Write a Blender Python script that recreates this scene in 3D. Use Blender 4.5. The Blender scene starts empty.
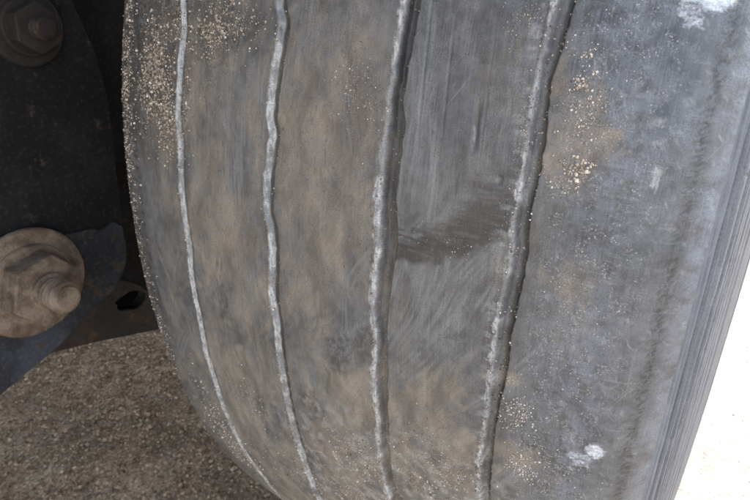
import bpy, bmesh, math, random
import numpy as np
from mathutils import Vector, Matrix

# ------------------------------------------------------------------ camera, sky, sun, exposure
SC = bpy.context.scene
COL = SC.collection
cam = bpy.data.objects.new('camera', bpy.data.cameras.new('camera'))
COL.objects.link(cam); SC.camera = cam
cam.location = (0.151, -0.689, 0.646)
cam.rotation_euler = (math.radians(90 - 24.8), 0, math.radians(32.2))
cam.data.sensor_width = 36.0
cam.data.lens = 585.4 / 750 * 36.0
cam.data.clip_start = 0.01; cam.data.clip_end = 500
cam.data.dof.use_dof = True
cam.data.dof.focus_distance = 0.24
cam.data.dof.aperture_fstop = 32.0

SUN_EL, SUN_AZ = math.radians(56), math.radians(1.0)      # azimuth from +Y towards +X
W = bpy.data.worlds.new('World'); SC.world = W; W.use_nodes = True
nt = W.node_tree; nt.nodes.clear()
sky = nt.nodes.new('ShaderNodeTexSky'); sky.sky_type = 'NISHITA'; sky.sun_disc = False
sky.sun_elevation = SUN_EL; sky.sun_rotation = SUN_AZ; sky.dust_density = 2.0
bg = nt.nodes.new('ShaderNodeBackground'); bg.inputs[1].default_value = 0.12
out = nt.nodes.new('ShaderNodeOutputWorld')
nt.links.new(sky.outputs[0], bg.inputs[0]); nt.links.new(bg.outputs[0], out.inputs[0])
sun = bpy.data.objects.new('sun', bpy.data.lights.new('sun', 'SUN')); COL.objects.link(sun)
sun.data.energy = 2.0; sun.data.angle = math.radians(0.5); sun.data.color = (1.0, 0.95, 0.87)
sd = Vector((math.sin(SUN_AZ) * math.cos(SUN_EL), math.cos(SUN_AZ) * math.cos(SUN_EL), math.sin(SUN_EL)))
sun.rotation_euler = sd.to_track_quat('Z', 'Y').to_euler(); sun.location = sd * 20
SC.view_settings.view_transform = 'Standard'; SC.view_settings.look = 'None'
SC.view_settings.exposure = 3.27; SC.view_settings.gamma = 1.0
SC.view_settings.use_curve_mapping = False
SC.view_settings.use_white_balance = True
SC.view_settings.white_balance_temperature = 8000; SC.view_settings.white_balance_tint = 13

rng = np.random.default_rng(7)
random.seed(7)

# ------------------------------------------------------------------ helpers
def mesh_object(name, verts, faces, mat=None, parent=None, smooth=True):
    """verts (n,3) array, faces (m,3|4) array -> one mesh object"""
    verts = np.asarray(verts, dtype=np.float32); faces = np.asarray(faces, dtype=np.int32)
    me = bpy.data.meshes.new(name); n = faces.shape[1]
    me.vertices.add(len(verts)); me.vertices.foreach_set('co', verts.ravel())
    me.loops.add(faces.size); me.loops.foreach_set('vertex_index', faces.ravel())
    me.polygons.add(len(faces))
    me.polygons.foreach_set('loop_start', np.arange(0, faces.size, n, dtype=np.int32))
    me.polygons.foreach_set('loop_total', np.full(len(faces), n, dtype=np.int32))
    me.polygons.foreach_set('use_smooth', np.full(len(faces), smooth, dtype=bool))
    me.update(calc_edges=True); me.validate()
    o = bpy.data.objects.new(name, me); COL.objects.link(o)
    if mat: me.materials.append(mat)
    if parent: o.parent = parent
    return o

def bm_object(name, bm, mat=None, parent=None, smooth=False):
    me = bpy.data.meshes.new(name); bm.normal_update(); bm.to_mesh(me); bm.free()
    for p in me.polygons: p.use_smooth = smooth
    o = bpy.data.objects.new(name, me); COL.objects.link(o)
    if mat: me.materials.append(mat)
    if parent: o.parent = parent
    return o

def tag(o, label=None, cat=None, group=None, kind=None):
    if label: o['label'] = label
    if cat: o['category'] = cat
    if group: o['group'] = group
    if kind: o['kind'] = kind
    return o

def empty(name, loc):
    o = bpy.data.objects.new(name, None); COL.objects.link(o); o.location = loc
    o.empty_display_size = 0.05
    return o

def attr(o, name, data):
    a = o.data.attributes.new(name, 'FLOAT', 'POINT')
    a.data.foreach_set('value', np.ascontiguousarray(data, dtype=np.float32).ravel())

def vattr(o, name, data):
    a = o.data.attributes.new(name, 'FLOAT_VECTOR', 'POINT')
    a.data.foreach_set('vector', np.ascontiguousarray(data, dtype=np.float32).ravel())

TAB = rng.random((256, 256)).astype(np.float32)
TX, TY = np.cos(TAB * 2 * np.pi), np.sin(TAB * 2 * np.pi)
def vnoise(x, y):                     # gradient noise, about 0..1
    xi = np.floor(x); yi = np.floor(y); fx = x - xi; fy = y - yi
    xi = xi.astype(np.int64) & 255; yi = yi.astype(np.int64) & 255
    x1 = (xi + 1) & 255; y1 = (yi + 1) & 255
    u = fx * fx * fx * (fx * (fx * 6 - 15) + 10); v = fy * fy * fy * (fy * (fy * 6 - 15) + 10)
    n00 = TX[xi, yi] * fx + TY[xi, yi] * fy; n10 = TX[x1, yi] * (fx - 1) + TY[x1, yi] * fy
    n01 = TX[xi, y1] * fx + TY[xi, y1] * (fy - 1); n11 = TX[x1, y1] * (fx - 1) + TY[x1, y1] * (fy - 1)
    return 0.5 + 0.85 * ((n00 * (1 - u) + n10 * u) * (1 - v) + (n01 * (1 - u) + n11 * u) * v)
def fbm(x, y, o=4, seed=0):
    s = 0; a = 0.5; t = 0
    x = x + 17.3 * seed; y = y + 41.7 * seed
    for i in range(o):
        s = s + a * vnoise(x, y); t += a; a *= 0.5
        c, sn = 0.8, 0.6
        x, y = (c * x - sn * y) * 2.03 + 11.1, (sn * x + c * y) * 2.03 + 5.7
    return s / t
def sst(a, b, x):
    t = np.clip((x - a) / (b - a), 0, 1); return t * t * (3 - 2 * t)

class NT:
    """small node-tree writer"""
    def __init__(s, name):
        s.m = bpy.data.materials.new(name); s.m.use_nodes = True
        s.t = s.m.node_tree; s.t.nodes.clear()
        s.b = s.n('ShaderNodeBsdfPrincipled'); o = s.n('ShaderNodeOutputMaterial')
        s.l(s.b.outputs[0], o.inputs[0])
    def n(s, t, **k):
        nd = s.t.nodes.new(t)
        for a, v in k.items(): setattr(nd, a, v)
        return nd
    def l(s, a, b): s.t.links.new(a, b)
    def put(s, sock, v):
        if isinstance(v, bpy.types.NodeSocket): s.l(v, sock)
        elif isinstance(v, (tuple, list)) and len(v) == 3 and sock.type == 'RGBA': sock.default_value = (*v, 1)
        else: sock.default_value = v
    def attr(s, name, vec=False):
        a = s.n('ShaderNodeAttribute'); a.attribute_name = name
        return a.outputs['Vector'] if vec else a.outputs['Fac']
    def noise(s, vec, scale, detail=4, rough=0.55, sc3=None, col=False):
        if sc3:
            mp = s.n('ShaderNodeMapping'); s.l(vec, mp.inputs[0]); mp.inputs['Scale'].default_value = sc3; vec = mp.outputs[0]
        nd = s.n('ShaderNodeTexNoise'); s.l(vec, nd.inputs['Vector'])
        nd.inputs['Scale'].default_value = scale; nd.inputs['Detail'].default_value = detail; nd.inputs['Roughness'].default_value = rough
        return nd.outputs['Color' if col else 'Fac']
    def voro(s, vec, scale, feature='F1', outp='Distance', rnd=1.0):
        nd = s.n('ShaderNodeTexVoronoi', feature=feature); s.l(vec, nd.inputs['Vector'])
        nd.inputs['Scale'].default_value = scale; nd.inputs['Randomness'].default_value = rnd
        return nd.outputs[outp]
    def ramp(s, v, a, b, lo=0.0, hi=1.0):
        nd = s.n('ShaderNodeMapRange', clamp=True); nd.interpolation_type = 'SMOOTHSTEP'
        s.put(nd.inputs[0], v)
        for i, q in enumerate((a, b, lo, hi)): s.put(nd.inputs[i + 1], q)
        return nd.outputs[0]
    def math(s, op, a, b=0.0, clamp=False):
        nd = s.n('ShaderNodeMath', operation=op, use_clamp=clamp); s.put(nd.inputs[0], a); s.put(nd.inputs[1], b)
        return nd.outputs[0]
    def mix(s, f, a, b, mode='MIX'):
        nd = s.n('ShaderNodeMix', data_type='RGBA', blend_type=mode)
        s.put(nd.inputs[0], f); s.put(nd.inputs[6], a); s.put(nd.inputs[7], b)
        return nd.outputs[2]
    def bump(s, h, strength=0.5, dist=0.001, prev=None):
        nd = s.n('ShaderNodeBump'); nd.inputs['Strength'].default_value = strength; nd.inputs['Distance'].default_value = dist
        s.l(h, nd.inputs['Height'])
        if prev is not None: s.l(prev, nd.inputs['Normal'])
        return nd.outputs[0]
    def coord(s): return s.n('ShaderNodeTexCoord').outputs['Object']
    def done(s, col=None, rough=None, normal=None, metal=0.0, spec=0.5):
        if col is not None: s.put(s.b.inputs['Base Color'], col)
        if rough is not None: s.put(s.b.inputs['Roughness'], rough)
        if normal is not None: s.l(normal, s.b.inputs['Normal'])
        s.b.inputs['Metallic'].default_value = metal
        s.b.inputs['Specular IOR Level'].default_value = spec
        return s.m

# ------------------------------------------------------------------ materials
def mat_tread():
    m = NT('worn_dusty_rubber')
    P = m.attr('flat', True)                                  # millimetres across and round the tyre
    lines = m.noise(P, 1.0, 3, 0.6, (1.6, 0.03, 1))           # wear lines running round the tyre
    wp = m.n('ShaderNodeVectorMath', operation='MULTIPLY_ADD'); m.l(m.noise(P, 0.02, 3, 0.5, col=True), wp.inputs[0]); wp.inputs[1].default_value = (40, 40, 0); m.l(P, wp.inputs[2])
    broad = m.noise(wp.outputs[0], 1.0, 5, 0.62, (0.07, 0.03, 1))
    cross = m.noise(P, 1.0, 3, 0.6, (0.05, 1.1, 1))           # scuffs across the tread
    fine = m.noise(P, 1.1, 5, 0.65)
    mid = m.noise(P, 0.16, 5, 0.6)
    mr = m.n('ShaderNodeMapping'); m.l(P, mr.inputs[0]); mr.inputs['Rotation'].default_value = (0, 0, 0.55)
    scr = m.noise(mr.outputs[0], 1.0, 3, 0.6, (1.3, 0.035, 1))
    speck = m.ramp(m.voro(P, 0.75), 0.10, 0.24, 1.0, 0.0)
    c = m.mix(m.ramp(m.math('ADD', m.math('MULTIPLY', mid, 0.5), m.math('MULTIPLY', broad, 0.5)), 0.36, 0.62), (0.048, 0.049, 0.053), (0.104, 0.104, 0.108))
    c = m.mix(m.math('MULTIPLY', m.ramp(lines, 0.48, 0.75), 0.38), c, (0.145, 0.143, 0.14))
    c = m.mix(m.math('MULTIPLY', m.ramp(lines, 0.45, 0.25), 0.3), c, (0.030, 0.030, 0.032))
    c = m.mix(m.math('MULTIPLY', m.ramp(scr, 0.60, 0.72), 0.5), c, (0.17, 0.167, 0.16))
    c = m.mix(m.math('MULTIPLY', m.attr('grey'), m.ramp(lines, 0.3, 0.65, 0.5, 0.95)), c, (0.185, 0.183, 0.180))
    blue = m.attr('blue')                                     # smooth, bluish worn shoulder rubber, with the stronger outboard light painted in
    c = m.mix(m.math('MULTIPLY', blue, m.ramp(mid, 0.36, 0.6, 0.08, 1.0)), c, (0.128, 0.140, 0.164))
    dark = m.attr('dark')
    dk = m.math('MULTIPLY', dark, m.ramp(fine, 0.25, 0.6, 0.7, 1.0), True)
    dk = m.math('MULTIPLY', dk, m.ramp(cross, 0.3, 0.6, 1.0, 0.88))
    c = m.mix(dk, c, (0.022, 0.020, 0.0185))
    tan = m.attr('tan')
    tn = m.math('MULTIPLY', tan, m.ramp(m.noise(P, 1.0, 5, 0.6, (0.12, 0.07, 1)), 0.3, 0.65, 0.6, 1.0), True)
    tn = m.math('MULTIPLY', tn, m.ramp(scr, 0.3, 0.6, 0.75, 1.0))
    c = m.mix(tn, c, m.mix(m.ramp(broad, 0.35, 0.65), (0.138, 0.111, 0.088), (0.235, 0.190, 0.150)))
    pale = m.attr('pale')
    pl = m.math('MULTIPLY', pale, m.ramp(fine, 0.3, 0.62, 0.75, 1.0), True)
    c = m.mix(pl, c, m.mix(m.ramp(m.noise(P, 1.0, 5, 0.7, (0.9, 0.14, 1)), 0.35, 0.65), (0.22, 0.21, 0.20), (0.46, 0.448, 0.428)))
    gran = m.ramp(m.noise(P, 0.75, 6, 0.8), 0.50, 0.62)
    c = m.mix(m.math('MULTIPLY', m.math('MULTIPLY', m.attr('speck'), gran), 0.8, True), c, (0.25, 0.245, 0.24))
    pit = m.ramp(m.noise(P, 0.55, 6, 0.78), 0.45, 0.36)
    c = m.mix(m.math('MULTIPLY', m.math('MULTIPLY', pit, m.ramp(mid, 0.4, 0.6)), 0.7), c, (0.028, 0.027, 0.027))
    sp = m.math('MULTIPLY', m.attr('speck'), speck, True)
    c = m.mix(sp, c, (0.40, 0.37, 0.33))
    cn = m.math('ADD', m.math('MULTIPLY', m.math('SUBTRACT', fine, 0.5), 0.9), m.math('MULTIPLY', m.math('SUBTRACT', m.noise(P, 0.5, 5, 0.7, (0.6, 1.6, 1)), 0.5), 1.0))
    ch = m.math('MULTIPLY', m.ramp(m.math('ADD', m.attr('white_mark'), cn), 0.30, 1.0), 0.9)
    c = m.mix(ch, c, m.mix(m.ramp(m.noise(P, 0.45, 5, 0.7), 0.38, 0.62), (0.36, 0.38, 0.41), (0.62, 0.63, 0.64)))
    gv_ = m.ramp(m.noise(P, 1.7, 4, 0.75), 0.36, 0.64, 0.74, 1.2)
    c = m.mix(m.ramp(m.noise(P, 0.05, 3), 0.3, 0.6, 0.35, 1.0), c, m.mix(1.0, c, gv_, 'MULTIPLY'))
    rough = m.ramp(m.math('ADD', m.math('ADD', tn, pl), m.math('MULTIPLY', fine, 0.5)), 0.1, 1.0, 0.42, 0.85)
    h = m.math('ADD', m.math('MULTIPLY', fine, 0.5), m.math('MULTIPLY', lines, 0.35))
    h = m.math('ADD', h, m.math('MULTIPLY', scr, 0.2))
    return m.done(c, rough, m.bump(h, 0.45, 0.0007), spec=0.5)

def mat_sidewall():
    m = NT('sidewall_rubber'); P = m.attr('flat', True)
    lines = m.noise(P, 1.0, 4, 0.6, (0.9, 0.012, 1)); fine = m.noise(P, 0.9, 5, 0.65); mid = m.noise(P, 0.1, 4)
    c = m.mix(m.ramp(lines, 0.3, 0.7), (0.052, 0.056, 0.065), (0.112, 0.119, 0.134))
    c = m.mix(m.math('MULTIPLY', m.ramp(mid, 0.45, 0.7), 0.4), c, (0.135, 0.143, 0.158))
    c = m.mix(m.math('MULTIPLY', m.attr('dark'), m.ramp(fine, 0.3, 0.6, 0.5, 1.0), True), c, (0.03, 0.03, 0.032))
    return m.done(c, m.ramp(fine, 0.3, 0.7, 0.5, 0.75), m.bump(fine, 0.4, 0.0006), spec=0.4)

def mat_grain():
    m = NT('grit_stone'); t = m.attr('tone')
    c = m.mix(m.ramp(t, 0, 0.5), (0.10, 0.07, 0.05), (0.30, 0.235, 0.18)); c = m.mix(m.ramp(t, 0.5, 1), c, (0.60, 0.50, 0.415))
    return m.done(c, 0.8)

def pale_side(m, P):                  # sunlit paleness painted into the ground outside the trailer's edge, brown dirt under it
    sx = m.n('ShaderNodeSeparateXYZ'); m.l(P, sx.inputs[0])
    return m.ramp(m.math('ADD', sx.outputs[0], m.math('MULTIPLY', m.noise(P, 6, 4), 0.16)), 0.10, 0.24)
def mat_gravel():
    m = NT('gravel_stone'); t = m.attr('tone'); P = m.coord(); fine = m.noise(P, 300, 3)
    c = m.mix(m.ramp(t, 0, 0.5), (0.118, 0.069, 0.038), (0.33, 0.217, 0.13)); c = m.mix(m.ramp(t, 0.55, 1.0), c, (0.44, 0.34, 0.245))
    c = m.mix(m.math('MULTIPLY', fine, 0.5), c, (0.11, 0.07, 0.043))
    c = m.mix(pale_side(m, P), c, m.mix(t, (0.18, 0.17, 0.158), (0.27, 0.26, 0.245)))
    return m.done(c, 0.85)

def mat_ground():
    m = NT('packed_gravel_dirt'); P = m.coord()
    big = m.noise(P, 5, 5); fine = m.noise(P, 150, 5, 0.75); v = m.voro(P, 170); vc = m.voro(P, 170, 'F1', 'Color')
    c = m.mix(m.ramp(big, 0.35, 0.65), (0.185, 0.115, 0.066), (0.34, 0.222, 0.134))
    c = m.mix(m.ramp(v, 0.5, 0.25, 0.0, 0.85), c, m.mix(m.ramp(vc, 0.15, 0.9), (0.12, 0.072, 0.041), (0.53, 0.38, 0.245)))
    c = m.mix(m.ramp(fine, 0.52, 0.34, 0, 0.75), c, (0.045, 0.031, 0.021))
    c = m.mix(pale_side(m, P), c, m.mix(m.ramp(m.noise(P, 25, 5), 0.3, 0.65), (0.165, 0.157, 0.146), (0.245, 0.238, 0.225)))
    h = m.math('SUBTRACT', fine, m.math('MULTIPLY', v, 1.2))
    return m.done(c, 0.9, m.bump(h, 0.8, 0.004))

def mat_paint(name, base, wear, rust, amt, rough=0.5, spec=0.5, dust=0.35):
    m = NT(name); P = m.coord()
    a = m.noise(P, 14, 6, 0.65); b = m.noise(P, 45, 6, 0.7); f = m.noise(P, 260, 3)
    c = m.mix(m.ramp(a, 0.45, 0.65), base, wear)
    c = m.mix(m.ramp(b, 0.62 - amt, 0.70 - amt), c, rust)
    c = m.mix(m.math('MULTIPLY', m.ramp(f, 0.5, 0.75), dust), c, (0.12, 0.1, 0.085))
    return m.done(c, m.ramp(b, 0.3, 0.7, rough, 0.85), m.bump(m.math('ADD', b, m.math('MULTIPLY', f, 0.4)), 0.5, 0.002), spec=spec)

def mat_dirty_steel():
    m = NT('dust_caked_steel'); P = m.coord()
    a = m.noise(P, 60, 5, 0.65); f = m.noise(P, 500, 3)
    c = m.mix(m.ramp(a, 0.35, 0.65), (0.085, 0.053, 0.034), (0.200, 0.141, 0.098))
    c = m.mix(m.ramp(f, 0.6, 0.75, 0, 0.5), c, (0.05, 0.038, 0.03))
    c = m.mix(m.ramp(m.noise(P, 25, 5, 0.7), 0.52, 0.66, 0, 0.65), c, (0.032, 0.022, 0.016))
    return m.done(c, 0.8, m.bump(m.math('ADD', a, f), 0.6, 0.0016))

M_TREAD, M_SIDE, M_GRAIN, M_GRAVEL, M_GROUND = mat_tread(), mat_sidewall(), mat_grain(), mat_gravel(), mat_ground()
M_BLACK = mat_paint('dull_black_paint', (0.007, 0.0065, 0.0065), (0.014, 0.0125, 0.012), (0.050, 0.034, 0.023), 0.01, 0.75, 0.2, 0.16)
M_BLUE = mat_paint('chipped_blue_grey_paint', (0.012, 0.0135, 0.0165), (0.030, 0.035, 0.043), (0.046, 0.031, 0.020), 0.09, 0.65, 0.35, 0.3)
M_RUST = mat_paint('rusty_brown_plate', (0.022, 0.017, 0.014), (0.04, 0.029, 0.023), (0.06, 0.036, 0.022), 0.06, 0.7, 0.3, 0.15)
M_STEEL = mat_dirty_steel()
M_SHADED = mat_paint('shaded_dark_steel', (0.020, 0.014, 0.011), (0.04, 0.027, 0.019), (0.055, 0.032, 0.019), 0.06, 0.65, 0.3, 0.12)  # steel darkened to stand for the shade around the upper bolt
M_DECK = mat_paint('deck_underside', (0.05, 0.05, 0.05), (0.08, 0.075, 0.07), (0.09, 0.06, 0.04), 0.0)
M_RIM = mat_paint('painted_rim', (0.35, 0.35, 0.35), (0.42, 0.41, 0.4), (0.16, 0.1, 0.07), -0.05)

# ------------------------------------------------------------------ ground
gx = np.concatenate([-np.geomspace(60, 1.6, 30), np.linspace(-1.55, 1.2, 260), np.geomspace(1.25, 60, 30)])
gy = np.concatenate([-np.geomspace(60, 0.95, 26), np.linspace(-0.9, 1.6, 240), np.geomspace(1.65, 90, 30)])
GX, GY = np.meshgrid(gx, gy, indexing='ij')
def ground_z(x, y):
    near = np.exp(-((x) ** 2 + (y) ** 2) / 3.0)
    return (0.022 * (fbm(x * 3, y * 3, 3, 3) - 0.5) + 0.009 * (fbm(x * 26, y * 26, 3, 4) - 0.5)) * near - 0.004
gv = np.stack([GX, GY, ground_z(GX, GY)], -1).reshape(-1, 3)
def grid_faces(n, m, wrap=False):
    i, j = np.meshgrid(np.arange(n if wrap else n - 1), np.arange(m - 1), indexing='ij')
    i1 = (i + 1) % n
    return np.stack([i * m + j, i1 * m + j, i1 * m + j + 1, i * m + j + 1], -1).reshape(-1, 4)
ground = mesh_object('ground', gv, grid_faces(len(gx), len(gy)), M_GROUND)
tag(ground, 'brown packed dirt and gravel ground under the trailer', 'ground', kind='structure')

# ------------------------------------------------------------------ stones scattered as joined meshes
_b = bmesh.new(); bmesh.ops.create_icosphere(_b, subdivisions=1, radius=1.0)
ICO_V = np.array([v.co[:] for v in _b.verts]); ICO_F = np.array([[v.index for v in f.verts] for f in _b.faces])
_b.free()
_o = np.array([(1, 0, 0), (-1, 0, 0), (0, 1, 0), (0, -1, 0), (0, 0, 1), (0, 0, -1)], float)
OCT_F = np.array([(0, 2, 4), (2, 1, 4), (1, 3, 4), (3, 0, 4), (2, 0, 5), (1, 2, 5), (3, 1, 5), (0, 3, 5)])
def stones(name, pos, size, mat, parent=None, tone=None, base=(ICO_V, ICO_F), flat=(0.55, 1.0)):
    V, Fc = base; n = len(pos); k = len(V)
    q = rng.normal(size=(n, 4)); q /= np.linalg.norm(q, axis=1)[:, None]
    w, x, y, z = q.T
    Rm = np.stack([1 - 2 * (y * y + z * z), 2 * (x * y - z * w), 2 * (x * z + y * w),
                   2 * (x * y + z * w), 1 - 2 * (x * x + z * z), 2 * (y * z - x * w),
                   2 * (x * z - y * w), 2 * (y * z + x * w), 1 - 2 * (x * x + y * y)], -1).reshape(n, 3, 3)
    S = rng.uniform(flat[0], flat[1], (n, 1, 3)) * size[:, None, None]
    vv = V[None] * S * rng.uniform(0.8, 1.15, (n, k, 1))
    vv = np.einsum('nij,nkj->nki', Rm, vv) + pos[:, None, :]
    ff = (Fc[None] + (np.arange(n) * k)[:, None, None]).reshape(-1, 3)
    o = mesh_object(name, vv.reshape(-1, 3), ff, mat, parent, smooth=False)
    if tone is None: tone = rng.random(n) ** 2.0
    attr(o, 'tone', np.repeat(tone, k))
    return o
n = 80000
px = rng.uniform(-1.15, 0.0, n); py = rng.uniform(-0.75, 0.55, n)
n2 = 5000
px = np.concatenate([px, rng.uniform(0.0, 0.6, n2)]); py = np.concatenate([py, rng.uniform(-0.4, 1.4, n2)])
sz = (0.0012 + 0.0031 * rng.random(n + n2) ** 3.2) * np.where(px > 0.1, 0.6, 1.0)
keep = fbm(px * 5, py * 5, 3, 9) + 0.25 * rng.random(n + n2) > 0.5
px, py, sz = px[keep], py[keep], sz[keep]
g = stones('gravel', np.stack([px, py, ground_z(px, py) + sz * 0.12], -1), sz, M_GRAVEL, base=(_o, OCT_F), flat=(0.6, 1.3))
tag(g, 'loose brown and pale gravel scattered over the dirt', 'gravel', kind='stuff')

# ------------------------------------------------------------------ tyre surface, x across in mm, th round in degrees
R = 0.5; CZ = 0.5; MM = math.radians(1) * 500        # arc millimetres per degree
G1 = [(16.0,-91.8),(14.6,-89.6),(12.7,-91.3),(11.2,-91.5),(9.8,-93.0),(8.1,-90.9),(6.4,-91.7),(5.4,-91.6),(3.6,-90.9),(1.5,-89.5),(-0.8,-91.7),(-2.8,-91.3),(-4.2,-91.0),(-6.8,-93.2),(-9.3,-92.8),(-12.3,-94.0),(-15.4,-94.0),(-19.2,-94.1),(-20.6,-91.7)]
G2 = [(16.0,-28.8),(14.9,-25.3),(14.0,-26.2),(12.5,-27.7),(11.1,-28.7),(10.3,-29.1),(9.6,-26.3),(8.4,-27.7),(7.1,-29.6),(5.4,-29.9),(4.2,-27.0),(2.0,-27.2),(0.4,-29.0),(-1.4,-27.2),(-3.9,-28.0),(-5.9,-27.9),(-8.4,-28.4),(-11.2,-27.7),(-14.4,-27.5),(-18.4,-28.4)]
L3 = [(16.2,32.5),(15.0,32.1),(13.1,32.0),(11.7,31.5),(10.5,31.5),(8.5,31.1),(7.3,30.6),(5.9,31.5),(4.8,32.6),(3.2,30.7),(1.6,30.1),(0.3,31.8),(-0.4,32.3),(-2.9,30.3),(-5.5,32.2),(-8.5,30.3),(-11.1,31.8)]
R3 = [(16.2,37.9),(14.9,37.0),(13.0,36.2),(11.6,35.9),(11.1,38.1),(9.7,37.8),(7.8,36.8),(5.9,39.2),(4.0,38.4),(2.2,36.6),(0.8,35.9),(-1.9,36.5),(-4.7,35.9),(-8.9,35.4)]
L4 = [(16.3,88.7),(14.9,88.0),(13.3,87.8),(11.9,87.6),(10.2,88.2),(8.6,87.9),(7.2,87.4),(6.4,88.8),(5.1,88.1),(3.2,86.9),(1.8,86.2),(-0.2,86.2),(-2.7,86.0),(-5.9,84.3),(-8.7,84.9)]
R4 = [(16.4,93.9),(15.2,93.4),(13.5,91.6),(12.5,91.7),(11.5,92.8),(9.9,93.3),(8.1,92.1),(6.1,93.4),(4.9,93.3),(3.4,92.2),(2.0,91.7),(-0.2,91.7),(-2.5,89.5),(-5.3,89.1),(-8.5,88.8)]
THG = np.arange(-180, 180.01, 0.1)
def table(pts, off=0.0):
    p = np.array(sorted(pts)); mean = p[:, 1].mean()
    v = np.interp(THG, p[:, 0], p[:, 1])
    far = mean + 1.4 * np.sin(THG * 1.9) + 1.0 * np.sin(THG * 0.83 + mean)
    w = sst(p[0, 0] - 3, p[0, 0], THG) * (1 - sst(p[-1, 0], p[-1, 0] + 3, THG))
    v = v * w + far * (1 - w)
    v = np.convolve(np.pad(v, 3, mode='edge'), np.ones(7) / 7, 'valid')
    return v + off
GROOVES = [(table(G1, -1.9), table(G1, 2.9), 1.6), (table(G2, -2.0), table(G2, 3.9), 2.0),
           (table(L3, 0), table(R3, 1.6), 5.2), (table(L4, 0), table(R4, 0.9), 4.2)]
def gedge(i, th):
    L, Rr, D = GROOVES[i]
    return np.interp(th, THG, L), np.interp(th, THG, Rr), D
def prof(x):            # x in metres -> radius of the plain tread
    ax = np.abs(x); e = np.clip(np.where(x > 0, ax - 0.128, ax - 0.137), 0, 0.03)
    return R - ax * ax / 2.6 - 0.010 * (e / 0.02) ** 2
def height(x, th):      # x mm, th deg -> relief in mm
    a = th * MM
    jx = x + 0.5 * (fbm(x * 0.05, a * 0.10, 3, 1) - 0.5) * 2 + 0.45 * (fbm(x * 0.25, a * 0.22, 4, 2) - 0.5) * 2
    h = 0.9 * (fbm(x * 0.02, a * 0.02, 3, 5) - 0.5) + 0.28 * (fbm(x * 0.12, a * 0.10, 4, 6) - 0.5)
    h = h + 0.16 * (fbm(x * 0.9, a * 0.05, 3, 7) - 0.5)                         # lines round the tyre
    for i in range(4):
        L, Rr, D = gedge(i, th)
        t = (jx - L) / (Rr - L)
        wl = (0.34, 0.30, 0.34, 0.42)[i]
        g = sst(0, wl, t) * sst(1.04, 0.90, t)
        floor = 0.5 * (fbm(x * 0.35, a * 0.14, 4, 8 + i) - 0.4)
        h = h - g * (D - floor * 1.6)
        lip = np.exp(-((jx - L + 0.8) / 0.9) ** 2) * (fbm(x * 0.3, a * 0.14, 4, 20 + i) - 0.3)
        h = h + 0.8 * lip
    # worn wrinkled edge of the outer shoulder
    w = np.exp(-((x - 141.5 - 1.5 * (fbm(x * 0, a * 0.03, 3, 30) - 0.5)) / 2.2) ** 2)
    wr = fbm(x * 0.34 + a * 0.16, a * 0.85 - x * 0.75, 3, 31)
    h = h - w * 1.3 * np.clip(wr - 0.45, 0, 1)
    # cracks and nicks
    for (cx, ct, lx, lt, d) in [(68.6, 11.2, 1.0, 0.9, 1.0), (80.3, 9.2, 1.0, 0.16, 0.9), (66.0, 13.9, 2.2, 0.10, 0.5),
                                (44.9, 13.4, 0.5, 3.2, 0.35), (55.0, 13.0, 0.4, 2.6, 0.3), (71.0, 12.0, 0.4, 3.0, 0.2)]:
        xx = x - cx - 0.6 * (th - ct) * -0.6
        h = h - d * np.exp(-(xx / lx) ** 2 - ((th - ct) / lt) ** 4)
    return h
def surf(x, th, h=None):
    """x mm, th deg -> points (n,3) relative to the tyre centre, and unit normals"""
    if h is None: h = height(x, th)
    xm = x / 1000.0; t = np.radians(th)
    r0 = prof(xm); sl = (prof(xm + 1e-4) - prof(xm - 1e-4)) / 2e-4
    k = 1 / np.sqrt(1 + sl * sl); nx, nr = -sl * k, k
    hm = h / 1000.0
    X = xm + nx * hm; r = r0 + nr * hm
    P = np.stack([X, -r * np.cos(t), r * np.sin(t)], -1)
    N = np.stack([nx, -nr * np.cos(t), nr * np.sin(t)], -1)
    return P, N

# ---- masks of dust, stains, marks and painted groove shade, with shapes of their own
def blob(x, th, cx, ct, rx, rt, rot=0.0, wob=0.5, seed=0):
    res = np.zeros_like(x); rm = 1.6 * max(rx, rt) * (1 + 0.4 * wob)
    k = np.nonzero((np.abs(x - cx) < rm) & (np.abs(th - ct) * MM < rm))[0]
    if len(k) == 0: return res
    x = x[k]; th = th[k]
    dx = x - cx; da = (th - ct) * MM; c, s = math.cos(rot), math.sin(rot)
    u = (c * dx + s * da) / rx; v = (-s * dx + c * da) / rt
    d = np.sqrt(u * u + v * v) + wob * (fbm(x * 1.4 / rx + cx, th * MM * 1.4 / rt + ct, 4, 40 + seed) - 0.5) * 2
    res[k] = 1 - sst(0.55, 1.15, d)
    return res
def stroke(x, th, cx, ct, ln, wd, ang, bend, seed):
    """one wiped smear: a curved band of fine parallel lines, ang from the across direction"""
    res = np.zeros_like(x); rm = ln * 1.15
    k = np.nonzero((np.abs(x - cx) < rm) & (np.abs(th - ct) * MM < rm))[0]
    if len(k) == 0: return res
    dx = x[k] - cx; da = (th[k] - ct) * MM; c, s = math.cos(ang), math.sin(ang)
    u = (c * dx + s * da); v = (-s * dx + c * da) - bend * u * u / ln
    f = fbm(v * 0.55, u * 0.03, 3, 80 + seed % 9)
    res[k] = sst(1, 0.55, np.abs(u) / ln + 0.5 * (f - 0.5)) * sst(1, 0.35, np.abs(v) / wd) * sst(0.36, 0.66, f)
    return res
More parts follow.
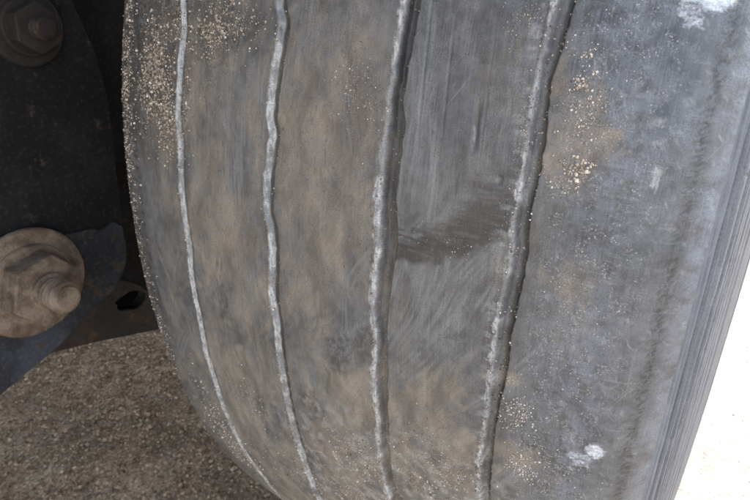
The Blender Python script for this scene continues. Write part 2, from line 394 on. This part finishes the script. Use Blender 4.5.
def masks(x, th):
    a = th * MM
    warp = 60 * (fbm(x * 0.014, a * 0.014, 3, 50) - 0.5)
    # wiped smears: strokes whose direction drifts over the ribs
    diag = fbm((x * 0.86 - a * 0.5 + warp) * 0.16, (x * 0.5 + a * 0.86) * 0.016, 4, 51)
    vert = fbm((x + warp * 1.5) * 0.09, a * 0.02, 4, 52)
    cloud = fbm(x * 0.03, a * 0.026, 5, 53); mot = fbm(x * 0.16, a * 0.16, 5, 54)
    wt = (0.30 + 0.55 * sst(-122, -85, x) * (1 - sst(20, 60, x)) + 0.25 * sst(-2, -9, th) * (1 - sst(95, 118, x)))
    wt = wt * (1 - 0.6 * sst(86, 100, x)) * (1 - 0.5 * sst(5, 12, th) * sst(34, 44, x) * (1 - sst(84, 90, x)))
    str_ = np.where(th < 6, 0.6 * diag + 0.4 * vert, 0.25 * diag + 0.75 * vert)
    tan = wt * (0.30 + 0.75 * sst(0.36, 0.62, 0.5 * str_ + 0.5 * cloud))
    tan += (0.45 * sst(-4, -14, th) * sst(-110, -90, x) + 0.4 * sst(-1, -7, th) * sst(-20, 10, x)) * (1 - sst(94, 112, x)) * sst(0.25, 0.6, mot)
    srng = np.random.default_rng(21); grey = 0.0 * x
    for i in range(190):
        sx = srng.uniform(-125, 118); stt = srng.uniform(-18, 17)
        if 36 < sx < 88 and stt < 6: an = srng.uniform(0.9, 1.35)
        elif stt > 6: an = srng.uniform(1.35, 1.8)
        else: an = srng.uniform(0.8, 1.9)
        st = stroke(x, th, sx, stt, srng.uniform(14, 42), srng.uniform(2.5, 9), an, srng.uniform(-0.3, 0.3), i)
        if i % 5 < 2: tan += srng.uniform(0.25, 0.6) * st
        else: grey = np.maximum(grey, srng.uniform(0.35, 0.8) * st); tan *= 1 - 0.65 * st
    for (q, am, isg) in [((60, 0.5, 40, 12, 1.05, 0.15, 3), 0.9, 1), ((72, 2.2, 34, 10, 1.1, 0.1, 4), 0.8, 1), ((50, 1.5, 36, 9, 1.2, 0.2, 5), 0.8, 1), ((100, 0.8, 26, 8, 1.0, 0.1, 6), 0.8, 1),
                          ((80, -4.7, 44, 7, 0.14, -0.05, 1), 1.4, 0), ((78, -4.8, 40, 5, 0.16, -0.05, 5), 1.0, 0), ((58, -3.0, 32, 11, 0.95, 0.1, 2), 1.3, 0), ((52, -3.4, 26, 8, 1.1, 0.1, 8), 1.0, 0), ((66, -3.6, 26, 6, 0.7, 0.1, 7), 0.7, 0), ((-62, 2, 46, 9, 1.3, 0.2, 8), 0.7, 0), ((-5, 3, 44, 10, 1.2, -0.2, 5), 0.7, 0), ((10, -5, 30, 8, 1.9, 0.2, 6), 0.6, 0)]:
        st = stroke(x, th, *q)
        if isg: grey = np.maximum(grey, am * st); tan *= 1 - 0.8 * st
        else: tan += am * st
    for b in [(93.5, 13.4, 5, 9, 0), (60, -2.6, 26, 9, 0.5), (80, -4.5, 44, 5, -0.18), (92, -0.2, 9, 4, 0.2), (112, 11.3, 8, 6, 0),
              (104, 11.0, 14, 20, 0), (-70, 4, 22, 40, 0), (5, 8, 24, 50, 0), (112, 5.5, 10, 10, 0.4), (48, -8, 16, 18, 0), (76, -8.5, 10, 14, 0)]:
        tan += (0.75 if b[2] < 30 else 0.6) * blob(x, th, *b, wob=0.7, seed=int(b[0]) % 7) * (0.35 + 0.9 * sst(0.3, 0.65, 0.5 * str_ + 0.5 * mot))
    dark = 0.5 * sst(0.52, 0.70, fbm(x * 0.04, a * 0.03, 5, 55)) * sst(0.35, 0.66, mot)
    # dark wet-looking wedge with a sharp lower edge between the third and fourth grooves
    low = 4.4 + (x - 38) * 0.0435 + 1.0 * np.sin((x - 38) * 0.07) * -0.35
    top = low + 0.9 + 2.6 * sst(40, 84, x)
    wedge = sst(low - 0.3, low + 0.7, th + 0.8 * (mot - 0.5)) * (1 - sst(low + 0.4, top + 0.6, th + 1.3 * (fbm(x * 0.05, a * 0.32, 5, 56) - 0.5) * 2)) * sst(36, 41, x) * (1 - sst(83, 88, x))
    dark += 1.8 * wedge
    tan *= 1 - 0.85 * wedge; grey *= 1 - 0.85 * wedge
    tan += 0.3 * wedge * sst(0.54, 0.68, fbm(x * 0.10, a * 0.5, 4, 57))
    dark += 0.85 * sst(4, 12, th) * sst(-50, -100, x) * sst(0.25, 0.55, mot) + 0.5 * sst(-124, -136, x) * sst(0.3, 0.6, mot)
    for b in [(12, -2.1, 10, 13, 0), (26, -0.8, 6, 11, 0), (-10, -6.9, 9, 12, 0), (-55, -9.6, 6, 24, 0), (-57, 14.5, 24, 16, 0), (-118, 14, 30, 42, 0),
              (-136, 2, 9, 130, 0), (31, 4.6, 4, 18, 0), (-66, -1.5, 5, 26, 0), (-20, -13, 8, 10, 0), (100, 16, 12, 10, 0), (112, -4.2, 14, 8, 0)]:
        bb = blob(x, th, *b, wob=0.9, seed=int(abs(b[0])) % 5) * sst(0.30, 0.66, fbm(x * 0.4, a * 0.3, 5, 58))
        dark += 0.62 * bb; tan *= 1 - 0.5 * bb
    tan *= 1 - 0.85 * sst(116, 130, x)
    pale = 0.0 * x
    jx = x + 0.5 * (fbm(x * 0.05, a * 0.10, 3, 1) - 0.5) * 2 + 0.45 * (fbm(x * 0.25, a * 0.22, 4, 2) - 0.5) * 2
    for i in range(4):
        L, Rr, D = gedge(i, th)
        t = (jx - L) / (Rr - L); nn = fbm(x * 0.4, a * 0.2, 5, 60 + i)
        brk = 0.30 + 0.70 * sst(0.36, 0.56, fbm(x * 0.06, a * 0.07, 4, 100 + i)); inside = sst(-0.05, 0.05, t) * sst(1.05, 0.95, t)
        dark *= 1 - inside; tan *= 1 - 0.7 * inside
        pat = fbm(x * 0.1, a * 0.045, 4, 90 + i)                       # dust and painted shade come and go along the groove
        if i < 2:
            pale = pale + sst(-0.14, 0.04, t + 0.25 * (nn - 0.5)) * sst(0.50, 0.28, t + 0.35 * (nn - 0.5)) * (0.3 + 0.6 * sst(0.3, 0.65, nn) + 0.5 * sst(0.38, 0.6, pat))  # chalky dust, with light on the facing wall painted in
            dark += (0.6, 1.0)[i] * sst(0.34, 0.5, t) * sst(1.02, 0.98, t) + (0.3, 0.65)[i] * sst(0.9, 1.0, t) * sst(1.9, 1.05, t) * sst(0.4, 0.6, pat)  # recess shadow painted on the floor and just past the right edge
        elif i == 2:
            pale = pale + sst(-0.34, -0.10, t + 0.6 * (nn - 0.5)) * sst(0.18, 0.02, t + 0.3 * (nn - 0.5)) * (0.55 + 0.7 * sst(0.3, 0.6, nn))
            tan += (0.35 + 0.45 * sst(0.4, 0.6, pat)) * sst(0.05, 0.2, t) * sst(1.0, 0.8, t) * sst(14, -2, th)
            dark += 1.0 * sst(0.05, 0.25, t) * sst(1.05, 0.98, t) * sst(-2, 11, th) + 0.75 * sst(0.45, 0.62, t) * sst(1.05, 0.98, t)  # channel shade painted dark, deepest towards the top
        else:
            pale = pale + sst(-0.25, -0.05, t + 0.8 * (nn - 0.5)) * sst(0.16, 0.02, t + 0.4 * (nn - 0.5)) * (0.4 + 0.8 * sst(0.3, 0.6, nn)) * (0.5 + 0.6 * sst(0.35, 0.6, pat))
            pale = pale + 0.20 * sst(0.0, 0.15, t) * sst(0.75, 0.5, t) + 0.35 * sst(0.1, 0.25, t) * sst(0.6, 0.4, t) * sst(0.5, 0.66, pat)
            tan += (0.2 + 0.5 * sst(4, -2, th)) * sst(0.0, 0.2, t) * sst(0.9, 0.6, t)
            dark += 1.0 * sst(0.5, 0.72, t) * sst(1.15, 1.0, t)  # shade along the right wall painted dark
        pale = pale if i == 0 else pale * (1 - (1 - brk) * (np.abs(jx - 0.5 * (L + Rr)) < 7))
    pale = pale + 0.4 * sst(-3, -10, th) * sst(-60, 0, x) * (1 - sst(85, 110, x)) * sst(0.5, 0.68, mot)
    # scuffed pale fringe beside the fourth groove, and scratches on the outer rib
    pale = pale + 0.45 * np.exp(-((x - 85) / 3.0) ** 2) * sst(0.5, 0.75, fbm(x * 0.12, a * 0.45, 4, 65))
    pale = pale + 0.3 * sst(96, 108, x) * sst(0.58, 0.8, fbm((x + 0.6 * a) * 0.45, (a - 0.6 * x) * 0.16, 5, 66)) * sst(0.4, 0.62, cloud + 0.1)
    pale = pale + 0.2 * sst(100, 112, x) * sst(0.62, 0.8, fbm(x * 0.06, a * 0.6, 4, 67))
    for b in [(131, 10.2, 1.6, 4.5, 0.05), (127.4, 12.2, 3.5, 1.6, 0.4), (129.0, 11.5, 3.0, 0.8, 0.3), (68.2, 10.9, 0.5, 3.6, 0.1)]:
        pale = pale + (0.75 if b[0] == 131 else 0.4) * blob(x, th, *b, wob=0.8, seed=3)
    wrk = np.exp(-((x - 141.5 - 1.5 * (fbm(x * 0, a * 0.03, 3, 30) - 0.5)) / 2.4) ** 2)
    dark += 1.05 * wrk * (0.3 + 0.7 * sst(0.45, 0.6, fbm(x * 0.34 + a * 0.16, a * 0.85 - x * 0.75, 3, 31)))
    pale *= 1 - 0.7 * wrk
    blue = sst(92, 122, x) * (0.55 + 0.45 * sst(0.4, 0.6, cloud)) * (1 - 0.8 * sst(120, 134, x) * (1 - sst(143, 149, x)))
    speck = 0.9 * sst(94, 104, x) * (1 - sst(126, 138, x)) * sst(0.42, 0.62, mot) + 0.5 * sst(-4, -12, th) * sst(0.45, 0.6, mot) + 0.55 * sst(8, 12, th) * sst(-40, -60, x) * sst(0.45, 0.6, mot)
    white_mark = np.maximum.reduce([0.85 * blob(x, th, 130.3, -2.75, 4.6, 4.8, 0.3, 0.3, 1), 0.62 * blob(x, th, 125.6, -3.5, 6.5, 5.0, 0.6, 0.6, 2), 0.42 * blob(x, th, 121.0, -4.4, 6.5, 4.0, 0.5, 0.9, 5),
                               1.0 * blob(x, th, 135.5, 17.1, 9.0, 9.0, 0.25, 0.2, 3), 0.6 * blob(x, th, 129.5, 16.3, 5.0, 7, 0.4, 0.9, 4)])  # larger white mark at the top of the outer rib
    return dict(grey=grey, tan=np.clip(tan, 0, 1), dark=np.clip(dark, 0, 1), pale=np.clip(pale, 0, 1), blue=blue, speck=np.clip(speck, 0, 1), white_mark=white_mark)

# ---- tread mesh: fine where the photograph looks, coarser round the back
TH = np.concatenate([np.linspace(-27, 19, 800), np.linspace(19, 333, 140)[1:-1]])
TH = np.where(TH > 180, TH - 360, TH)
XS = np.concatenate([np.linspace(-158, -98, 100)[:-1], np.linspace(-98, 98, 440)[:-1], np.linspace(98, 150, 130)])
tyre = tag(empty('truck_tyre', (0, 0, 0)), 'bald dusty black truck tyre with four wavy worn grooves', 'tyre')
TT, XX = np.meshgrid(TH, XS, indexing='ij')
P, N = surf(XX.ravel(), TT.ravel())
P = P + np.array([0, 0, CZ])
tread = mesh_object('tread', P, grid_faces(len(TH), len(XS), True)[:, ::-1], M_TREAD, tyre)
vattr(tread, 'flat', np.stack([XX.ravel(), TT.ravel() * MM, 0 * XX.ravel()], -1))
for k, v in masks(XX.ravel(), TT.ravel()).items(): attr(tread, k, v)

# ---- sidewalls
def smooth_curve(pts, n):
    p = np.array(pts, float); d = np.concatenate([[0], np.cumsum(np.hypot(*np.diff(p, axis=0).T))])
    s = np.linspace(0, d[-1], n * 4); q = np.stack([np.interp(s, d, p[:, 0]), np.interp(s, d, p[:, 1])], -1)
    k = max(3, n // 14 * 2 + 1); ker = np.hanning(k + 2)[1:-1]; ker /= ker.sum()
    pad = np.concatenate([2 * q[0] - q[1:k // 2 + 1][::-1], q, 2 * q[-1] - q[-k // 2:-1][::-1]])
    q = np.stack([np.convolve(pad[:, i], ker, 'valid')[:len(s)] for i in (0, 1)], -1)
    return q[::4], s[::4]
r_e = float(prof(np.array(0.150)))
SW = [(0.150, r_e), (0.1530, r_e - 0.0033), (0.1555, r_e - 0.008), (0.1575, 0.464), (0.1595, 0.448), (0.1645, 0.412), (0.1685, 0.380), (0.1685, 0.350), (0.163, 0.322), (0.153, 0.300), (0.143, 0.288)]
SWI = [(0.158, float(prof(np.array(-0.158)))), (0.163, 0.465), (0.168, 0.440), (0.174, 0.410), (0.176, 0.380), (0.174, 0.350), (0.167, 0.322), (0.155, 0.300), (0.143, 0.288)]
def sidewall(side, name, n):
    q, s = smooth_curve(SW if side > 0 else SWI, n); s = s * 1000
    TT2, S2 = np.meshgrid(TH, s, indexing='ij')
    tx = np.gradient(q[:, 0]); tr = np.gradient(q[:, 1]); L = np.hypot(tx, tr); nx, nr = -tr / L, tx / L
    a = TT2 * MM
    h = np.zeros_like(S2); dk = np.zeros_like(S2)
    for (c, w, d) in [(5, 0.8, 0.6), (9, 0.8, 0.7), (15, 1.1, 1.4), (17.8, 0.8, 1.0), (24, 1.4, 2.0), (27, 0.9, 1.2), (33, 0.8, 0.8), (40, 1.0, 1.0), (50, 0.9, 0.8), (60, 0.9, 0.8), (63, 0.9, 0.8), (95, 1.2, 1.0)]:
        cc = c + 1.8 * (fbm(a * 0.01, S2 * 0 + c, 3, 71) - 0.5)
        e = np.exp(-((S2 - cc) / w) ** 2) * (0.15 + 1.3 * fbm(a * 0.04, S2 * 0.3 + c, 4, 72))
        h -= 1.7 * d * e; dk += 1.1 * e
    h += 0.35 * (fbm(S2 * 0.5, a * 0.02, 4, 73) - 0.5) + 0.15 * (fbm(S2 * 0.6, a * 0.5, 3, 74) - 0.5)
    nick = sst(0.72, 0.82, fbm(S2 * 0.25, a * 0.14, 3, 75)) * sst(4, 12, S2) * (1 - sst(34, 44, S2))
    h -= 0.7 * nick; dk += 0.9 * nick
    wr = np.exp(-(S2 / 2.2) ** 2); hh = height(np.full_like(TT2, 150.0 if side > 0 else -158.0), TT2)
    h = h * (1 - wr) + hh * wr * np.exp(-S2 / 1.2)
    X = q[None, :, 0] + nx[None] * h / 1000; r = q[None, :, 1] + nr[None] * h / 1000
    X = X * side; t = np.radians(TT2)
    Pv = np.stack([X, -r * np.cos(t), CZ + r * np.sin(t)], -1).reshape(-1, 3)
    f = grid_faces(len(TH), n, True)
    if side > 0: f = f[:, ::-1]
    o = mesh_object(name, Pv, f, M_SIDE, tyre)
    vattr(o, 'flat', np.stack([S2.ravel(), a.ravel(), 0 * a.ravel()], -1)); attr(o, 'dark', np.clip(dk, 0, 1))
    return o
sidewall(1, 'sidewall', 150)
sidewall(-1, 'sidewall', 60)

# ---- grit stuck to the rubber
CL = [  # x mm, th deg, spread x mm, spread arc mm, how many, size mm
    (-113, 12.9, 8, 12, 260, 0.85), (-117, 10.6, 7, 12, 200, 0.85), (-104, 10.7, 6, 14, 240, 0.85), (-101, 8.6, 4, 8, 80, 0.8), (-139, 14, 4, 22, 170, 0.8), (-140, 9, 4, 24, 170, 0.8),
    (-141, 2, 3, 30, 90, 0.75), (-138, -6, 4, 40, 90, 0.7), (-69, 14.3, 7, 6, 150, 0.8), (-51, 14.8, 10, 6, 90, 0.75), (-64, 16.2, 8, 5, 70, 0.8), (-95, 14.9, 3, 10, 60, 0.8), (-86, 12, 2.5, 20, 60, 0.75),
    (14, 12.1, 7, 6, 170, 0.45), (24, 10.8, 6, 10, 70, 0.4), (81, 15.6, 5, 7, 140, 0.4), (86, 12.0, 2, 14, 90, 0.4), (84.5, 7, 2.5, 20, 70, 0.4),
    (104.5, 13.2, 3.6, 3.0, 75, 0.85), (107, 12.2, 5, 4.5, 70, 0.6), (108.4, 10.2, 2.6, 2.0, 45, 0.95), (101.5, 9.8, 5, 4, 75, 0.6), (100, 14.6, 3.4, 2.6, 50, 0.6), (113, 14.0, 9, 12, 18, 0.45),
    (98, -2.0, 4.5, 5.5, 130, 0.6), (104, -5.2, 4, 5, 80, 0.65), (66, -9.4, 16, 9, 220, 0.6), (70, -7.2, 10, 8, 120, 0.55), (18, -10.2, 12, 12, 260, 0.65), (55, -6, 9, 9, 80, 0.5), (8, -15, 16, 10, 160, 0.7),
    (-114, -15.6, 8, 24, 150, 0.75), (-100, -19, 10, 20, 150, 0.75), (-61, -9.5, 12, 16, 80, 0.5), (-40, -16, 16, 14, 130, 0.7), (92.4, 0, 2.5, 2, 25, 0.6), (112, 4, 10, 22, 45, 0.4), (112, -5, 10, 10, 110, 0.5), (60, 6.0, 16, 4, 40, 0.4)]
cx, ct, cs = [], [], []
for (x0, t0, sx, sa, k, s0) in CL:
    k = int(k * (4.2 if x0 < -40 else 3.0)); sx *= 1.2; sa *= 1.2; s0 *= 1.0 if x0 < -40 else 0.9
    cx.append(rng.normal(x0, sx * 0.75, k)); ct.append(t0 + rng.normal(0, sa * 0.75, k) / MM); cs.append(s0 * (0.30 + 0.85 * rng.random(k) ** 2.6))
for i, (k, off) in enumerate([(420, 0.85), (700, 0.85), (1100, 0.6), (1100, 0.5)]):     # grains caught in the grooves
    t = rng.uniform(-20, 17, k); L, Rr, D = gedge(i, t)
    cx.append(L + (Rr - L) * np.where(rng.random(k) < 0.62, rng.normal(-0.08, 0.13, k), rng.uniform(off - 0.3, 1.1, k))); ct.append(t); cs.append(0.16 + 0.45 * rng.random(k) ** 3)
cx, ct, cs = map(np.concatenate, (cx, ct, cs))
ok = (cx < 148.5) & (cx > -156.5) & (fbm(cx * 0.16, ct * MM * 0.16, 3, 95) + 0.2 * rng.random(len(cx)) > 0.50); cx, ct, cs = cx[ok], ct[ok], cs[ok]
Pg, Ng = surf(cx, ct)
Pg = Pg + np.array([0, 0, CZ]) + Ng * (cs * 0.00025)[:, None]
tone = np.clip(rng.normal(0.36, 0.3, len(cs)) + 0.35 * (cx > 90) + 0.1 * (ct < -4), 0, 1)
gr = stones('grit', Pg, cs / 1000.0, M_GRAIN, tyre, tone)
tag(gr, kind='stuff')

# ---- rim inside the tyre
def lathe(name, prof_pts, mat, parent, n=96, axis_z=CZ):
    pp = np.array(prof_pts); t = np.linspace(0, 2 * np.pi, n, endpoint=False)
    X = np.broadcast_to(pp[None, :, 0], (n, len(pp))); r = np.broadcast_to(pp[None, :, 1], (n, len(pp)))
    V = np.stack([X, r * np.cos(t)[:, None], axis_z + r * np.sin(t)[:, None]], -1).reshape(-1, 3)
    return mesh_object(name, V, grid_faces(n, len(pp), True), mat, parent)
rim = lathe('rim', [(-0.146, 0.286), (-0.148, 0.302), (-0.142, 0.302), (-0.13, 0.280), (-0.05, 0.262), (0.0, 0.258), (0.13, 0.280), (0.142, 0.302), (0.148, 0.302), (0.147, 0.285), (0.128, 0.270), (0.03, 0.250), (-0.02, 0.235), (-0.04, 0.19), (-0.03, 0.16), (-0.03, 0.115), (0.06, 0.105), (0.075, 0.08), (0.078, 0.001)], M_RIM, tyre)
def nut_mesh():
    b = bmesh.new(); bmesh.ops.create_cone(b, cap_ends=True, segments=6, radius1=0.019, radius2=0.017, depth=0.03)
    bmesh.ops.rotate(b, verts=b.verts, cent=(0, 0, 0), matrix=Matrix.Rotation(math.pi / 2, 3, 'Y')); return b
nut0 = None
for i in range(10):
    an = i / 10 * 2 * math.pi
    if nut0 is None: o = nut0 = bm_object('wheel_nut', nut_mesh(), M_STEEL, rim)
    else: o = nut0.copy(); COL.objects.link(o); o.parent = rim
    o.location = (-0.018, 0.137 * math.cos(an), CZ + 0.137 * math.sin(an))

# ------------------------------------------------------------------ suspension hanger beside the tyre
def plate(name, outline, x0, th, mat, parent, bevel=0.003, holes=()):
    """outline in (y,z), extruded along -X by th"""
    b = bmesh.new()
    vs = [b.verts.new((0, y, z)) for y, z in outline]; es = [b.edges.new((vs[i], vs[(i + 1) % len(vs)])) for i in range(len(vs))]
    for (hy, hz, hr, hs) in holes:
        hv = [b.verts.new((0, hy + hs * hr * (1 + 0.10 * math.sin(2.3 * k)) * math.cos(k * math.pi / 10), hz - 0.35 * (hs - 1) * hr * math.cos(k * math.pi / 10) + hr * (1 + 0.10 * math.sin(1.7 * k)) * math.sin(k * math.pi / 10))) for k in range(20)]
        es += [b.edges.new((hv[i], hv[(i + 1) % 20])) for i in range(20)]
    r = bmesh.ops.triangle_fill(b, edges=es, use_beauty=True)
    ex = bmesh.ops.extrude_face_region(b, geom=list(b.faces))
    bmesh.ops.translate(b, verts=[v for v in ex['geom'] if isinstance(v, bmesh.types.BMVert)], vec=(-th, 0, 0))
    bmesh.ops.recalc_face_normals(b, faces=b.faces)
    o = bm_object(name, b, mat, parent); o.location.x = x0
    md = o.modifiers.new('bevel', 'BEVEL'); md.width = bevel; md.segments = 2; md.limit_method = 'ANGLE'
    return o
def arc(cy, cz, r, a0, a1, n=8):
    return [(cy + r * math.cos(math.radians(a0 + (a1 - a0) * i / n)), cz + r * math.sin(math.radians(a0 + (a1 - a0) * i / n))) for i in range(n + 1)]
def round_bar(b, x0, x1, r0, r1, cy, cz, seg=40):
    g = bmesh.ops.create_cone(b, cap_ends=True, segments=seg, radius1=r0, radius2=r1, depth=x1 - x0)
    bmesh.ops.rotate(b, verts=g['verts'], cent=(0, 0, 0), matrix=Matrix.Rotation(math.pi / 2, 3, 'Y'))
    bmesh.ops.translate(b, verts=g['verts'], vec=((x0 + x1) / 2, cy, cz)); return g['verts']
def bevelled(o, w, seg=2):
    md = o.modifiers.new('bevel', 'BEVEL'); md.width = w; md.segments = seg; md.limit_method = 'ANGLE'; md.angle_limit = math.radians(25); return o
def bolt_set(parent, x, cy, cz, s, rot, proud, mat=M_STEEL):
    b = bmesh.new(); round_bar(b, x, x + 0.006, 0.050 * s, 0.049 * s, cy, cz, 48)
    bevelled(bm_object('washer', b, mat, parent), 0.003, 3)
    b = bmesh.new(); fl = round_bar(b, x + 0.006, x + 0.0105, 0.0365 * s, 0.0350 * s, cy, cz, 40)
    hx = round_bar(b, x + 0.0105, x + 0.0105 + 0.020 * s, 0.0320 * s, 0.0320 * s, cy, cz, 6)
    bmesh.ops.rotate(b, verts=hx, cent=(x, cy, cz), matrix=Matrix.Rotation(math.radians(rot), 3, 'X'))
    bevelled(bm_object('nut', b, mat, parent), 0.0016 * s, 2)
    x1 = x + 0.0105 + 0.020 * s                                     # collar, then threads
    n, L = 36, proud; rows = 40; V = []; r = 0.0125 * s
    for j in range(rows):
        u = j / (rows - 1)
        for i in range(n):
            a = 2 * math.pi * i / n
            rr = r * (1 + 0.13 * math.cos(2 * math.pi * (u * L / 0.0042) - a)) * (1.18 if u < 0.22 else 1.0) * (1 - 0.28 * max(0, (u - 0.88) / 0.12) ** 2)
            V.append((x1 - 0.003 + u * (L + 0.003), cy + rr * math.cos(a), cz + rr * math.sin(a)))
    F_ = [(j * n + i, j * n + (i + 1) % n, (j + 1) * n + (i + 1) % n, (j + 1) * n + i) for j in range(rows - 1) for i in range(n)]
    me_o = mesh_object('bolt', V, F_, mat, parent)
    b = bmesh.new(); b.from_mesh(me_o.data); b.verts.ensure_lookup_table(); b.faces.new([b.verts[(rows - 1) * n + i] for i in range(n)])
    b.normal_update(); b.to_mesh(me_o.data); b.free()

XP = -0.35
hanger = tag(empty('suspension_hanger', (0, 0, 0)), 'dark painted steel suspension bracket with big rusty nut beside the tyre', 'bracket')
edge = [(-0.76, 0.245), (-0.514, 0.313), (-0.454, 0.331), (-0.418, 0.350)] + arc(-0.418, 0.405, 0.052, -62, 8, 8) + [(-0.362, 0.47), (-0.356, 0.54), (-0.359, 0.585), (-0.372, 0.63), (-0.40, 0.69), (-0.44, 0.80), (-0.76, 0.80)]
plate('side_plate', edge, XP, 0.014, M_BLACK, hanger)
# blue-grey lower strap lying on the plate
strap = [(-0.76, 0.2475), (-0.514, 0.3155), (-0.454, 0.3335), (-0.4175, 0.3525)] + arc(-0.418, 0.405, 0.0495, -62, 8, 8) + \
        [(-0.3685, 0.424), (-0.377, 0.432), (-0.390, 0.428), (-0.402, 0.433), (-0.43, 0.436), (-0.52, 0.43), (-0.76, 0.36)]
plate('lower_strap', strap, XP + 0.004, 0.005, M_BLUE, hanger, 0.0015)
bolt_set(hanger, XP + 0.0042, -0.467, 0.406, 1.0, 12, 0.026)
bolt_set(hanger, XP, -0.418, 0.612, 0.62, 25, 0.010, M_SHADED)
b = bmesh.new(); round_bar(b, XP - 0.16, XP - 0.012, 0.036, 0.036, -0.467, 0.406, 32)
bm_object('pivot_bush', b, M_BLACK, hanger, True)
inner = [(-0.62, 0.325), (-0.372, 0.2535), (-0.291, 0.2265), (-0.05, 0.155), (0.02, 0.17), (0.04, 0.25), (0.04, 0.85), (-0.62, 0.85)]
plate('inner_plate', inner, -0.45, 0.014, M_BLACK, hanger, holes=((-0.311, 0.281, 0.0125, 1.75),))  # black stands for the shade over the upper part of this rusty plate
rust_face = [(-0.62, 0.3245), (-0.372, 0.253), (-0.291, 0.226), (-0.05, 0.1545), (-0.05, 0.21), (-0.27, 0.262), (-0.30, 0.30), (-0.335, 0.325), (-0.36, 0.335), (-0.62, 0.41)]
plate('inner_rust_face', rust_face, -0.446, 0.0035, M_RUST, hanger, 0.001, holes=((-0.311, 0.281, 0.0125, 1.75),))  # lit lower part of the same rusty plate, laid on as a sheet
back = [(-0.62, 0.40), (-0.30, 0.245), (0.02, 0.19), (0.04, 0.85), (-0.62, 0.85)]
plate('dark_backing', back, -0.50, 0.012, M_BLACK, hanger)  # added black sheet that keeps light out of the hole in front

# ------------------------------------------------------------------ unseen trailer body, added overhead to keep the wheel in shade
deck = tag(empty('trailer_shade_deck', (0, 0, 0)), 'unseen dark steel trailer deck added to shade the wheel', 'trailer')
def box(b, x0, x1, y0, y1, z0, z1):
    g = bmesh.ops.create_cube(b, size=1)
    bmesh.ops.scale(b, verts=g['verts'], vec=(x1 - x0, y1 - y0, z1 - z0))
    bmesh.ops.translate(b, verts=g['verts'], vec=((x0 + x1) / 2, (y0 + y1) / 2, (z0 + z1) / 2))
def box_obj(name, mat, parent, *a):
    b = bmesh.new(); box(b, *a); return bevelled(bm_object(name, b, mat, parent), 0.004)
DX = 0.09  # deck edge, set for how much sky reaches the tread
box_obj('floor', M_DECK, deck, -2.4, DX, -3.0, 5.0, 1.22, 1.28)
box_obj('side_rail', M_DECK, deck, DX - 0.06, DX, -3.0, 5.0, 1.10, 1.219)
box_obj('chassis_beam', M_BLACK, deck, -0.62, -0.50, -3.0, 5.0, 0.80, 1.219)
for y in (-2.4, -1.8, -1.2, -0.6, 0.0, 0.6, 1.2, 1.8, 2.4):
    box_obj('cross_member', M_BLACK, deck, -0.499, DX - 0.061, y, y + 0.06, 1.11, 1.219)
